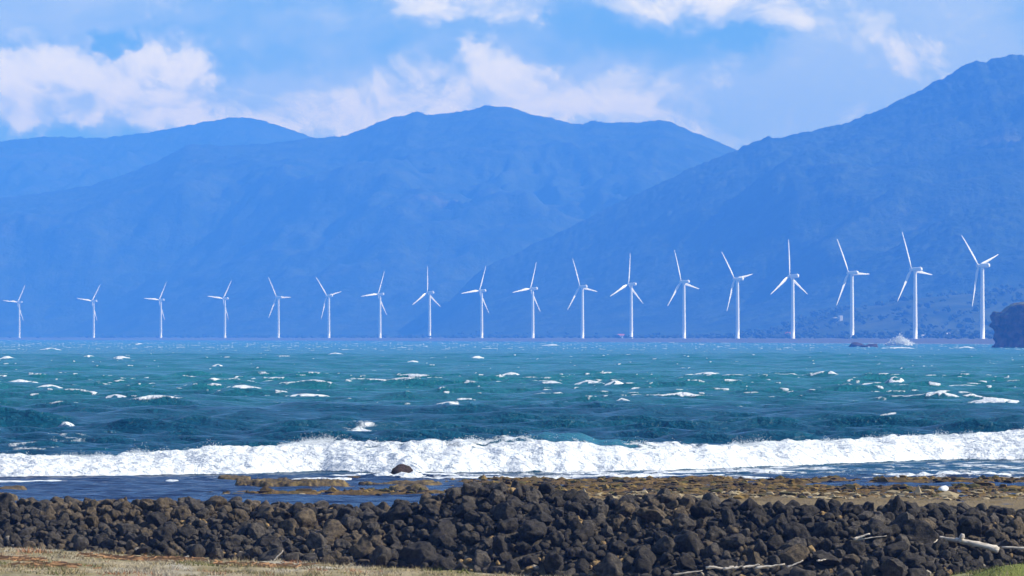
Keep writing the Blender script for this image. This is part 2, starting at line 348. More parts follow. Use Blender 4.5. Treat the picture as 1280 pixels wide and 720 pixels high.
def build_sea():
    Yr = rows((200, 218, 1.0), (218, 250, .25), (250, 305, .16), (305, 420, .42), (420, 900, 1.0), (900, 2000, 2.4), (2000, 6000, 9.0), (6000, 14001, 100.0))
    u = np.linspace(-1.2, 1.2, 335)
    nr, nc = len(Yr), len(u)+4
    X = np.zeros((nr, nc)); Y = np.repeat(Yr[:, None], nc, 1)
    hw = 640/FPX*Yr
    X[:, 2:-2] = hw[:, None]*u[None, :]
    X[:, 1] = X[:, 2]-150; X[:, 0] = -4000; X[:, -2] = X[:, -3]+150; X[:, -1] = 4000
    dY = np.gradient(Yr)[:, None]
    Xf, Yf = X, Y
    Yb = np.interp(Xf, B_X, B_Y)+perlin(Xf/2.2, Xf*0, 3)*.9+perlin(Xf/.7, Xf*0, 4)*.3
    hc = np.interp(Xf, B_X, B_H)*(1+.16*perlin(Xf/6.5, Xf*0+3, 7)+.1*perlin(Xf/3.0, Xf*0+1, 8)+.08*perlin(Xf/.9, Xf*0, 9))
    d = Yf-Yb; dc = 7.5
    # open-sea waves
    deep = smooth01(d, 8, 60)*.85+.15*smooth01(d, 6, 20)
    H = np.zeros_like(X); DX = np.zeros_like(X); DY = np.zeros_like(X); curv = np.zeros_like(X)
    r = np.random.default_rng(5)
    for k in range(46):
        lam = 1.7*(26/1.7)**((k+.5)/46); th = math.radians(-92+r.normal(0, 24)); kk = 2*np.pi/lam; ph = r.random()*6.28
        amp = .019*lam**.56*(.6+.8*r.random())
        fade = smooth01(lam/dY, 2.5, 5.0)
        p = kk*(np.cos(th)*Xf+np.sin(th)*Yf)+ph+1.2*perlin(Xf/(lam*5), Yf/(lam*5), 40+k % 5)
        a = amp*fade
        H += a*np.cos(p); curv += a*kk*np.cos(p)
        DX -= .8*a*np.sin(p)*np.cos(th); DY -= .8*a*np.sin(p)*np.sin(th)
    H *= deep; DX *= deep; DY *= deep
    # crests sharpen
    H = H+.12*np.maximum(H, 0)**2
    # foam on steep crests, in patches
    patch = perlin(Xf/26, Yf/60, 61)+.6*perlin(Xf/7, Yf/16, 62)
    sc = curv/np.std(curv[(Yr > 420) & (Yr < 900)])
    foam = smooth01(sc+1.1*patch, 2.2, 3.6)*deep*.8
    farness = smooth01(Yf, 1300, 3000)
    speck = perlin(Xf/9, Yf/40, 63)+.8*perlin(Xf/3.0, Yf/18, 64)
    foam = np.maximum(foam, farness*smooth01(speck, .72, .95)*.66)
    nearf = smooth01(Yf, 1100, 500)*smooth01(d, 8, 20)
    streak = ridged(Xf/9+perlin(Xf/14, Yf/14, 71), Yf/7, 3, 65)+.5*perlin(Xf/30, Yf/20, 66)
    foam = np.maximum(foam, nearf*smooth01(streak, .68, 1.0)*.42)
    midcap = smooth01(perlin(Xf/2.8, Yf/5, 73)+.6*perlin(Xf/1.1, Yf/3, 74)+.3*sc, .8, 1.25)*deep*smooth01(Yf, 3400, 1800)*smooth01(d, 20, 80)
    farcap = smooth01(speck, .72, .95)*farness
    calmnear = .2+.8*smooth01(Yf, 380, 560)
    foam = foam*calmnear; midcap = midcap*calmnear
    foam = np.maximum(foam, .62*midcap); H += .14*midcap+.45*farcap
    # single large whitecaps
    for (px, py, w, h) in CAPS:
        Y0 = y_at(py); X0 = x_at(px, Y0); wx = w/2/FPX*Y0; hm = h/FPX*Y0*.85; wy = max(2.0, wx*.35, 2.2*float(np.interp(Y0, Yr, dY[:, 0])))
        q = ((Xf-X0)/wx)**2; ly = (Yf-Y0-wy*.6+.25*wx*np.sin((Xf-X0)/wx*1.3+px))/wy
        e = np.exp(-q*1.2)*np.exp(-ly**2)
        ew = np.exp(-q*.7)*np.exp(-(ly/1.6)**2); H = H*(1-ew)+ew*.5+hm*e*(1+.35*perlin(Xf/(wx*.35), Yf/wy, 70)); foam = np.maximum(foam, smooth01(e*(1+.9*perlin(Xf/(wx*.14), Yf/(wy*.4), 72)), .25, .7)*.92)
    for (px, py, w, dep) in [(40, 566, 130, 9), (90, 556, 90, 8), (400, 547, 110, 10), (460, 541, 70, 8), (150, 545, 40, 4), (700, 520, 60, 5), (560, 516, 90, 6), (930, 522, 120, 6), (260, 532, 60, 5), (1100, 528, 90, 5)]:
        Y0 = y_at(py); X0 = x_at(px, Y0); wx = w/2/FPX*Y0
        e = np.exp(-((Xf-X0)/wx)**2-((Yf-Y0-dep*.3)/dep)**2)
        foam = np.maximum(foam, e*(.3+.45*ridged(Xf/2.6+.4*perlin(Xf/2, Yf/2, 75), Yf/1.4, 3, 76)))
    # the breaker rolling on to the reef
    pxf = 640+FPX*Xf/Yf
    fr = np.clip(d/dc, 0, 1); front = .66*(1-np.exp(-np.maximum(d, 0)/1.9))+.36*fr**1.3
    prof = np.where(d < 0, 0, np.where(d < dc, front, np.exp(-(np.maximum(d-dc, 0)/6.0)**1.6)))
    # an unbroken face just right of the middle
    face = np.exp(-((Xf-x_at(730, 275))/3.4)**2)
    body = smooth01(d, -.2, .4)*smooth01(d, dc+2.5, dc-.3)
    lump = fbm(Xf/1.1, Yf/1.6, 4, 81)
    H += hc*prof
    H += body*(1-.8*face*smooth01(d, 3, 5))*(.17*lump+.1*perlin(Xf/.5, Yf/.7, 85)+.06*perlin(Xf/.3, Yf/.35, 89))*np.minimum(1, np.maximum(d, 0)/.8)
    lace = ridged(Xf/2.4+.5*perlin(Xf/1.5, Yf/1.5, 94), Yf/1.7, 3, 95)
    calm = np.clip(np.interp(pxf, [-200, 150, 330, 460, 800, 880, 2000], [.4, .3, .6, 1, 1, .5, .4]), 0, 1)
    fb = body*(1-.75*face*smooth01(d, 4.2, 6.0))*(1-calm*smooth01(d, 2.0, 5.5)*(.62-.5*lace))*(.93+.1*lace)
    back = smooth01(d, dc-1, dc+.5)*smooth01(d, dc+14, dc+2)*(.25+.4*perlin(Xf/6, Yf/3, 86))
    foam = np.maximum(foam, np.maximum(fb*1.12, back))
    # wash in front of it
    pxf = 640+FPX*Xf/Yf
    washd = .16+.3*smooth01(pxf, 380, 560)-.08*smooth01(pxf, 700, 1000)+.05*smooth01(pxf, 450, 200)*-1
    wash = smooth01(d, .8, -.3)*smooth01(Yf, 251.5, 256)*(washd+.3*perlin(Xf/5, Yf/2.5, 87)+.2*perlin(Xf/1.2, Yf/.8, 88))
    foam = np.maximum(foam, wash)
    for (px, py, w, h) in [(1150, 597, 60, 8), (1200, 597, 50, 7), (1245, 596.5, 44, 6), (1060, 566, 130, 10), (900, 592, 200, 4), (620, 599, 240, 3), (800, 597, 220, 4), (215, 603, 18, 4), (30, 603, 110, 3), (400, 601, 80, 3), (445, 596, 70, 3), (500, 598, 70, 8), (470, 597, 40, 5), (545, 597, 60, 5)]:
        Y0 = y_at(py); X0 = x_at(px, Y0); wx = w/2/FPX*Y0; hm = h/FPX*Y0*.75
        e = np.exp(-((Xf-X0)/wx)**4)*np.exp(-((Yf-Y0-.9)/.9)**2)
        rg = 1+.6*perlin(Xf/.5, Yf/.8, 90)+.3*perlin(Xf/.2, Yf/.5, 91)
        H += hm*e*rg; foam = np.maximum(foam, smooth01(e*rg, .25, .6)*.95)
    # lagoon ripples
    H += smooth01(d, 2, -2)*(.09*perlin(Xf/3.2, Yf/1.5, 92)+.05*perlin(Xf/.9, Yf/.8, 93))
    edge = np.ones(nc); edge[:2] = 0; edge[-2:] = 0
    H *= edge[None, :]; foam = foam*edge[None, :]
    land = smooth01(coast_dist(Xf, Yf), -80, 0)
    H *= (1-land); foam = np.maximum(foam*(1-land), smooth01(np.abs(coast_dist(Xf, Yf)+14), 30, 8)*.6*(Yf > 4000))
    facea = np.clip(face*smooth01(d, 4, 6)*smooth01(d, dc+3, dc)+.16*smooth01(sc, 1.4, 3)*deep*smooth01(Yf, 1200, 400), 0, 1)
    V = np.stack([Xf+DX*edge, Yf+DY, H], -1).reshape(-1, 3)
    me = mesh_np('sea', V, grid_faces(nr, nc), True, {'foam': np.clip(foam, 0, 1.3).ravel(), 'face': facea.ravel()})
    o = obj('sea', me, M_SEA); tag(o, 'choppy teal sea with whitecaps and a long white breaker', 'sea', kind='structure')
build_sea()

def droplets(name, P, R, mat):
    """many small tetrahedral drops in one mesh"""
    t = np.array([[1, 1, 1], [1, -1, -1], [-1, 1, -1], [-1, -1, 1]])*.75
    n = len(P); V = P[:, None, :]+t[None]*R[:, None, None]*(.7+.6*RNG.random((n, 4, 1)))
    F = np.array([[0, 1, 2], [0, 3, 1], [0, 2, 3], [1, 3, 2]]); F = (F[None]+4*np.arange(n)[:, None, None]).reshape(-1, 3)
    return mesh_np(name, V.reshape(-1, 3), F, True)
def build_spray():
    n = 80000; px = RNG.uniform(-120, 1400, n); X0 = x_at(px, 275)
    Yb = np.interp(X0, B_X, B_Y); hc = np.interp(X0, B_X, B_H)
    gust = np.clip(.5+1.2*perlin(X0/2.6, X0*0+2, 8)+.7*perlin(X0/.8, X0*0+5, 9), .03, 2)
    gust *= 1-.85*np.exp(-((X0-x_at(735, 275))/3.2)**2)
    keep = RNG.random(n) < gust; X0, Yb, hc, gust = X0[keep], Yb[keep], hc[keep], gust[keep]; n = len(X0)
    up = RNG.exponential(.06, n)*(.3+gust)
    P = np.c_[X0+RNG.normal(0, .05, n), Yb+7.2+RNG.normal(0, .7, n), hc*.93-.05+up]
    R = RNG.uniform(.006, .02, n)*(1-.4*np.clip(up, 0, 1))
    o = obj('wave_spray', droplets('wave_spray', P, R, M_FOAM), M_FOAM)
    tag(o, 'fine white spray torn off the crest of the breaker', 'spray', kind='stuff')
build_spray()

# ------------------------------------------------------------------ near shore: grass, rock bank and reef
K_PX = np.array([-260, 0, 60, 130, 180, 250, 350, 420, 480, 520, 560, 590, 625, 680, 720, 760, 800, 850, 880, 1000, 1150, 1200, 1240, 1280, 1540])
K_CREST = np.array([619, 619, 619, 616, 619, 617, 621, 626, 628, 622, 609, 603, 598, 604, 614, 617, 613, 611, 619, 624, 624, 626, 629, 631, 634])
F_PX = np.array([-260, 0, 100, 200, 300, 400, 500, 600, 700, 800, 860, 1000, 1150, 1200, 1280, 1540])
F_ROW = np.array([684, 684, 688, 696, 700, 704, 709, 716, 721, 727, 731, 736, 728, 716, 708, 708])
BANK_D = 4.6
def foot_y(px): return 150-(np.interp(px, F_PX, F_ROW)-684)*.12
def foot_z(px): return CAM_H-(np.interp(px, F_PX, F_ROW)-HORIZON)/FPX*foot_y(px)
def crest_z(px): return CAM_H-(np.interp(px, K_PX, K_CREST)-HORIZON)/FPX*(foot_y(px)+BANK_D)
REEF_SLITS = [(1165, 606.5, 175, 3.0), (960, 605, 130, 1.0), (1135, 617, 78, 1.6)]
def ground(X, Y):
    X = np.asarray(X, float); Y = np.asarray(Y, float)
    px = 640+FPX*X/np.maximum(Y, 60); px = np.clip(px, -250, 1530)
    yf = foot_y(px); yc = yf+BANK_D; zc = crest_z(px)-.36
    n = fbm(X/2.2, Y/2.2, 3, 20)
    near = foot_z(px)+np.maximum(yf-Y, 0)*.004+np.maximum(120-Y, 0)*.034+.05*n*smooth01(Y, 60, 130)+.035*fbm(X/.6, Y/.9, 3, 24)
    near = near+.46*np.exp(-((X-x_at(1268, 136))/1.35)**2-((Y-136.3)/1.6)**2)
    t = np.clip((Y-yf)/BANK_D, 0, 1); bank = near+(zc-near)*(t**.85)
    tb = np.clip((Y-yc)/16, 0, 1); bank = np.where(Y > yc, zc+(-.1-zc)*smooth01(tb, 0, 1), bank)
    # reef
    py = HORIZON+CAM_H*FPX/np.maximum(Y, 150)
    w = 22*perlin(X/3, Y/4, 26); ww = .9*perlin(X/2.5, Y/5, 27)
    m = smooth01(px+w, 470, 620)*smooth01(py+ww, 598.8, 600.2)
    strip = smooth01(px+w, 210, 300)*smooth01(np.abs(py+.6*ww-617.4), 2.0, 1.1); m = np.maximum(m, strip)
    for (sx, sy, a, b) in REEF_SLITS: m = m*smooth01(np.sqrt(((px+w-sx)/a)**4+((py+.5*ww-sy)/b)**2), .8, 1.2)
    m = np.maximum(m, smooth01(px+w, 1120, 1170)*smooth01(np.abs(py+.4*ww-600.3), 1.5, .9))
    rz = -.3+m*(.37+.2*fbm(X/1.6, Y/2.6, 4, 28)+.06*perlin(X/.35, Y/.45, 33))
    k = smooth01(Y, 188, 205)
    z = np.where(Y > yc, bank*(1-k)+rz*k, bank)
    return z, m*k, smooth01(Y-yf, .5, -.3), near
def gz(x, y): return float(ground(np.array([x]), np.array([y]))[0][0])
def build_shore():
    Yr = rows((-40, 120, 8), (120, 170, .25), (170, 205, 1.5), (205, 258, .22), (258, 282, 4))
    u = np.linspace(-1.25, 1.25, 210); hw = 640/FPX*np.maximum(Yr, 110)
    nr, nc = len(Yr), len(u)+4; X = np.zeros((nr, nc)); Y = np.repeat(Yr[:, None], nc, 1)
    X[:, 2:-2] = hw[:, None]*u[None]; X[:, 1] = X[:, 2]-60; X[:, 0] = -4000; X[:, -2] = X[:, -3]+60; X[:, -1] = 4000
    z, reef, grass, _ = ground(X, Y)
    px = 640+FPX*X/np.maximum(Y, 60)
    green = smooth01(px, 1150, 1200)*smooth01(Y, 150, 140)
    me = mesh_np('shore', np.stack([X, Y, z], -1).reshape(-1, 3), grid_faces(nr, nc), True, {'reef': reef.ravel(), 'grass': grass.ravel(), 'green': green.ravel()})
    tag(obj('shore_ground', me, M_SHORE), 'shore of dry turf, gravel bank and brown weed-covered reef flat', 'shore', kind='structure')
build_shore()

# ------------------------------------------------------------------ far coast and mountains
def hill_profile(X, pts, Y0):
    pts = np.array(pts, float); return np.interp(X, x_at(pts[:, 0], Y0), z_at(pts[:, 1], Y0))
def build_coast():
    Yr = rows((4600, 9000, 36), (9000, 13600, 60)); u = np.linspace(-1.35, 1.45, 300)
    nr, nc = len(Yr), len(u)+2; X = np.zeros((nr, nc)); Y = np.repeat(Yr[:, None], nc, 1)
    X[:, 1:-1] = (640/FPX*Yr)[:, None]*u[None]; X[:, 0] = -4000; X[:, -1] = 4000
    s = coast_dist(X, Y)
    z = np.clip(s*.06, -2, 4.2)+smooth01(s, 130, 330)*(2.0+2.0*fbm(X/90, Y/90, 3, 50))+smooth01(s, 500, 2200)*26*(1+.6*fbm(X/400, Y/400, 3, 51))
    P = hill_profile(X, [(900, 424), (985, 414), (1020, 402), (1045, 393), (1090, 389), (1130, 382), (1180, 374), (1230, 370), (1280, 368), (1400, 360), (1700, 350)], 7500)
    n = fbm(X/160, Y/160, 4, 52)
    env = smooth01(Y, 6650, 7500)*smooth01(Y, 9000, 7600)
    hill = P*env*(1+.22*n*(1-smooth01(np.abs(Y-7500), 150, 0)*.7))
    hill = hill*smooth01(s, 120, 420)
    z = np.maximum(z, hill+4*smooth01(s, 100, 200))
    z = z+smooth01(s, 160, 260)*1.2*perlin(X/14, Y/14, 55)
    z = np.where(s < -40, -2.2, z)
    me = mesh_np('far_coast', np.stack([X, Y, z], -1).reshape(-1, 3), grid_faces(nr, nc), True)
    tag(obj('far_coast', me, M_COAST), 'low far coast with grey beach and a wooded hill at right', 'coast', kind='structure')
    return Yr, X, Y, z
build_coast()

RIDGES = [
 ('mountain', 'farthest blue mountain ridge under the big white cloud at left', 17000, 2600, 1000, (-900, 800),
  [(-900, 200), (-300, 190), (-100, 182), (0, 176), (60, 170), (130, 172), (200, 163), (250, 153), (290, 146), (320, 147), (350, 157), (390, 171), (450, 190), (600, 240), (900, 330)]),
 ('mountain', 'long humped forested mountain ridge across the middle of the range', 13800, 3300, 1500, (-700, 1300),
  [(-700, 300), (-300, 275), (-100, 257), (0, 247), (60, 240), (110, 232), (170, 212), (205, 197), (235, 180), (270, 181), (310, 180), (360, 176), (385, 172), (430, 169), (455, 160), (480, 149), (505, 143), (520, 139), (535, 143), (560, 141),
   (590, 136), (612, 131), (640, 133), (665, 142), (690, 148), (720, 155), (740, 151), (770, 153), (800, 152), (825, 149), (845, 155), (880, 170), (915, 185), (960, 205), (1100, 260), (1300, 320)]),
 ('mountain', 'tall forested mountain rising to the right edge of the view', 10800, 3000, 1600, (480, 1900),
  [(300, 345), (450, 325), (560, 303), (640, 288), (720, 268), (800, 240), (860, 212), (900, 195), (925, 186), (945, 175), (960, 170), (980, 171), (1000, 165), (1030, 160), (1060, 152), (1090, 141), (1120, 127), (1150, 112), (1180, 96),
   (1200, 85), (1218, 76), (1232, 77), (1250, 70), (1265, 67), (1285, 68), (1350, 60), (1450, 66), (1600, 110), (1900, 200)]),
 ('foothill', 'low wooded foothill spur in front of the tall right mountain', 8900, 1100, 900, (300, 1800),
  [(200, 400), (400, 385), (700, 372), (880, 345), (960, 325), (1070, 293), (1115, 283), (1160, 265), (1200, 254), (1247, 247), (1300, 247), (1450, 235), (1800, 260)]),
]
def build_mountain(i, name, label, Y0, Lf, Lb, rng_px, pts):
    t = np.r_[-1+np.linspace(0, 1, 120)**.8, np.linspace(.02, 1, 22)]
    Yr = Y0+np.where(t < 0, t*Lf, t*Lb)
    a, b = x_at(rng_px[0], Y0), x_at(rng_px[1], Y0); a = max(a, -3900); b = min(b, 3900)
    xs = np.linspace(a, b, int(min(620, (b-a)/3.2)))
    X, Y = np.meshgrid(xs, Yr); T = np.repeat(t[:, None], len(xs), 1)
    # spurs lean sideways down the slope
    Xw = X+220*perlin(X/900, Y/900, 200+i)
    P = hill_profile(X, pts, Y0)
    shape = np.where(T < 0, (1+T)**1.15, (1-T)**1.1)
    rid = ridged(Xw/620+.15*perlin(X/300, Y/300, 205+i), Y/1500, 4, 210+i*7, .52)
    fine = ridged(Xw/190, Y/420, 3, 240+i*7)
    env = smooth01(np.abs(T), .01, .3)*smooth01(np.abs(T), 1.0, .7)
    z = P*shape*(1+.0*T)+env*P*(.19*(rid-.25)+.045*(fine-.2))
    z = z+3.6*perlin(X/26, Y/26, 260+i)*smooth01(shape, 0, .1)+2.6*perlin(X/9, Y/30, 263+i)*smooth01(shape, 0, .1)
    z = z*smooth01(X, a, a+200)*smooth01(X, b, b-200) if i else z
    z = z*smooth01(coast_dist(X, Y), 180, 1000)
    z = np.maximum(z, 0)-1.0
    mat = [mat_forest('forest_far', (.02, .03, .016), (.05, .065, .03), (.09, .09, .05)), mat_forest('forest_mid', (.014, .03, .012), (.05, .07, .026), (.12, .11, .05)),
           mat_forest('forest_near', (.012, .03, .01), (.05, .075, .024), (.13, .13, .05)), mat_forest('forest_foot', (.012, .03, .01), (.05, .08, .024), (.12, .12, .05))][i]
    me = mesh_np(name, np.stack([X, Y, z], -1).reshape(-1, 3), grid_faces(*X.shape), True)
    tag(obj(name, me, mat), label, 'mountain' if name == 'mountain' else 'hill', kind='structure')
for i, r_ in enumerate(RIDGES): build_mountain(i, *r_)

# ------------------------------------------------------------------ wind turbines
def lathe(profile, seg, name, cap=True):
    pr = np.array(profile, float); n = len(pr); a = np.linspace(0, 2*np.pi, seg, endpoint=False)
    V = np.stack([pr[:, 0][:, None]*np.cos(a), pr[:, 0][:, None]*np.sin(a), np.repeat(pr[:, 1][:, None], seg, 1)], -1).reshape(-1, 3)
    F = [[r*seg+c, r*seg+(c+1) % seg, (r+1)*seg+(c+1) % seg, (r+1)*seg+c] for r in range(n-1) for c in range(seg)]
    return mesh_np(name, V, F, True)
def loft(sections, name, smooth=True):
    S = np.array(sections, float); n, k = S.shape[:2]
    F = [[r*k+c, r*k+(c+1) % k, (r+1)*k+(c+1) % k, (r+1)*k+c] for r in range(n-1) for c in range(k)]
    me = bpy.data.meshes.new(name); F += [list(range(k))[::-1], [(n-1)*k+c for c in range(k)]]
    me.from_pydata([tuple(v) for v in S.reshape(-1, 3)], [], F)
    for p in me.polygons: p.use_smooth = smooth
    me.update(); return me
def rrect(w, h, r, n=3):
    pts = []
    for cx, cz, a0 in ((w/2-r, h/2-r, 0), (-w/2+r, h/2-r, 90), (-w/2+r, -h/2+r, 180), (w/2-r, -h/2+r, 270)):
        for j in range(n+1):
            a = math.radians(a0+90*j/n); pts.append((cx+r*math.cos(a), cz+r*math.sin(a)))
    return pts
ME_TOWER = lathe([(2.75, -.5), (2.75, .25), (2.3, .3), (2.25, 12), (2.05, 28), (1.85, 46), (1.6, 66), (1.6, 68.2), (0.01, 68.3)], 20, 'tower')
ME_NAC = loft([[(x*s, y, z*s+.1) for x, z in rrect(3.6, 3.9, .8)] for y, s in ((3.0, .62), (2.4, .86), (1.0, 1.0), (-4.5, 1.0), (-7.2, .9), (-7.8, .7))], 'nacelle')
ME_HUB = loft([[(r_*math.cos(a), y, r_*math.sin(a)) for a in np.linspace(0, 2*np.pi, 14, endpoint=False)] for y, r_ in ((-1.5, 1.45), (-1.2, 1.6), (.6, 1.65), (1.5, 1.35), (2.2, .85), (2.55, .25))], 'rotor_hub')
def blade_mesh():
    secs = []
    for s, c, th, tw, bend in ((.9, 1.9, 1.9, 0, 0), (2.6, 1.9, 1.8, 5, 0), (6, 3.0, 1.1, 16, .05), (9, 3.5, .85, 13, .1), (15, 2.9, .6, 9, .3), (22, 2.25, .42, 6, .7), (29, 1.7, .3, 4, 1.3), (35, 1.25, .2, 2, 2.0), (39.5, .85, .12, 1, 2.6), (41, .3, .05, 0, 2.8)):
        ring = []
        for a in np.linspace(0, 2*np.pi, 10, endpoint=False):
            cz = math.cos(a)*c/2-(.18*c if s > 4 else 0); cy = math.sin(a)*th/2*(1.0 if math.cos(a) > -.2 else .55); t = math.radians(tw)
            ring.append((s, cy*math.cos(t)-cz*math.sin(t)+bend*.35, cy*math.sin(t)+cz*math.cos(t)))
        secs.append(ring)
    return loft(secs, 'blade')
ME_BLADE = blade_mesh()
ME_VANE = loft([[(x, y, z) for x, z in rrect(.5, 1.1, .1, 1)] for y in (-6.6, -6.0)], 'wind_vane')
ME_DOOR = loft([[(x, y, z+2.2) for x, z in rrect(1.0, 2.3, .2, 1)] for y in (-2.42, -2.2)], 'door')
YAW = math.radians(53)
ORD = ['first', 'second', 'third', 'fourth', 'fifth', 'sixth', 'seventh', 'eighth', 'ninth', 'tenth', 'eleventh', 'twelfth', 'thirteenth', 'fourteenth', 'fifteenth', 'sixteenth', 'seventeenth', 'eighteenth']
T_EXTRA = {0: 'smallest and leftmost white wind turbine at the far end of the row', 17: 'largest and rightmost white wind turbine, standing beside the dark sea stack'}
for i in range(18):
    r0 = empty('wind_turbine', (float(T_X[i]), float(T_Y[i]), BASE_Z-.1), YAW+math.radians(random.uniform(-2, 2)))
    a = T_ANG[i] % 120
    if 45 < a < 72: look = 'top blade leaning right'
    elif a >= 78 and a < 100: look = 'top blade upright'
    elif a >= 100: look = 'top blade leaning slightly left'
    else: look = 'two blades raised left and right'
    tag(r0, T_EXTRA.get(i, f'{ORD[i]} white wind turbine from the left, {look}'), 'wind turbine', 'wind turbines along the far shore')
    obj('tower', ME_TOWER, M_TURB, r0); nac = obj('nacelle', ME_NAC, M_TURB, r0, (0, 0, HUB_H)); obj('wind_vane', ME_VANE, M_TURB, nac, (0, 0, 2.4))
    hub = obj('rotor_hub', ME_HUB, M_TURB, r0, (0, 4.5, HUB_H), (0, -math.radians(T_ANG[i]), 0))
    for k in range(3): obj('blade', ME_BLADE, M_TURB, hub, None, (0, math.radians(120*k), 0))

# ------------------------------------------------------------------ far houses and trees
def box_me(name, x0, x1, y0, y1, z0, z1):
    V = [(x, y, z) for z in (z0, z1) for y in (y0, y1) for x in (x0, x1)]
    return mesh_np(name, V, [[0, 2, 3, 1], [4, 5, 7, 6], [0, 1, 5, 4], [2, 6, 7, 3], [0, 4, 6, 2], [1, 3, 7, 5]], False)
def land_z(x, y):
    s = 0
    dg = bpy.context.evaluated_depsgraph_get()
    hit = SC.ray_cast(dg, Vector((x, y, 900)), Vector((0, 0, -1)))
    return hit[1].z if hit[0] else 4.0
def house(px, Y, w, d, h, roof_h, mw, mr, label, hip=False, wing=None, rz=.25):
    x = x_at(px, Y); z = land_z(x, Y)
    r0 = empty('house', (x, Y, z-.6), rz); tag(r0, label, 'house', 'houses on the far coast')
    obj('wall', box_me('wall', -w/2, w/2, -d/2, d/2, 0, h), mw, r0)
    e = .5; ri = w*.28 if hip else 0
    V = [(-w/2-e, -d/2-e, h), (w/2+e, -d/2-e, h), (w/2+e, d/2+e, h), (-w/2-e, d/2+e, h), (-w/2-e+ri, 0, h+roof_h), (w/2+e-ri, 0, h+roof_h)]
    me = bpy.data.meshes.new('roof'); me.from_pydata([(a, b, c+.02) for a, b, c in V], [], [(0, 1, 5, 4), (2, 3, 4, 5), (0, 4, 3), (1, 2, 5), (0, 3, 2, 1)]); obj('roof', me, mr, r0)
    nw = max(2, int(w/3))
    for k in range(nw):
        xx = -w/2+w*(k+.5)/nw; win = obj('window', box_me('window', xx-.55, xx+.55, -d/2-.06, -d/2+.05, h*.42, h*.8), M_WALLW, r0); obj('pane', box_me('pane', xx-.45, xx+.45, -d/2-.09, -d/2-.03, h*.46, h*.77), M_PANE, win)
    if wing:
        ww, wh, ox = wing; obj('wing', box_me('wing', ox-ww/2, ox+ww/2, -d/2-1, d/2-.5, 0, wh), mw, r0)
house(1047, 7330, 11, 8, 5.5, 1.0, M_WALLW, M_ROOFG, 'white house with a taller block standing on the hill slope', True, (4, 8.5, 3.5))
house(985, 7150, 9, 7, 4.2, 2.6, M_WALLW, M_ROOFR, 'white house with red gabled roof near the foot of the hill', True)
house(776, 8050, 9, 7, 4, 2.2, M_WALLW, M_ROOFR, 'tiny pale house with red roof beside the twelfth turbine tower')
house(1187, 6350, 8, 6, 4, 1.8, M_WALLC, M_ROOFG, 'small cream house with grey roof left of the last turbine', False)
house(1155, 6500, 6, 5, 3, 1.2, M_WALLW, M_ROOFG, 'very small white house right of the seventeenth turbine tower', False)
def build_wood():
    V, F = ico(1); vs, fs, nb = [], [], 0
    r = np.random.default_rng(3); cnt = 0
    while cnt < 520:
        px = r.uniform(640, 1330)**1.0; Y = r.uniform(5900, 8200)
        x = x_at(px, Y); s = float(coast_dist(np.array([x]), np.array([Y]))[0])
        if s < 190 or r.random() > (.25+.75*(px > 960)): continue
        if float(perlin(np.array([x/120]), np.array([Y/120]), 77)[0]) < -.1: continue
        cnt += 1; z = land_z(x, Y); h = r.uniform(3.5, 8)
        for k in range(4):
            c = np.array([x+r.normal(0, h*.3), Y+r.normal(0, h*.3), z+h*r.uniform(.35, .85)]); rad = h*r.uniform(.28, .5)
            vs.append(V*rad*(1+.35*r.normal(size=(len(V), 1)))*np.array([1, 1, .8])+c); fs.append(F+nb); nb += len(V)
    cnt = 0
    while cnt < 750:
        k = r.uniform(0, 17); i0 = int(k); f = k-i0; Y = T_Y[i0]*(1-f)+T_Y[min(i0+1, 17)]*f+r.normal(0, 60); x = float(np.interp(Y, TLY, TLX))+r.uniform(-20, 260)
        if float(perlin(np.array([Y/130]), np.array([x/90]), 78)[0]) < r.uniform(-.35, .25): continue
        if min(np.hypot(T_X-x, T_Y-Y)) < 14: continue
        cnt += 1; z = land_z(x, Y); h = r.uniform(1.6, 5.5)
        for q in range(3):
            c = np.array([x+r.normal(0, h*.6), Y+r.normal(0, h*.3), z+h*r.uniform(.2, .7)]); rad = h*r.uniform(.3, .6)
            vs.append(V*rad*(1+.35*r.normal(size=(len(V), 1)))*np.array([1.3, 1, .7])+c); fs.append(F+nb); nb += len(V)
    me = mesh_np('coastal_wood', np.concatenate(vs), np.concatenate(fs), False)
    tag(obj('coastal_wood', me, M_TREE), 'scattered dark low trees along the far coast and hill', 'wood', kind='stuff')
build_wood()

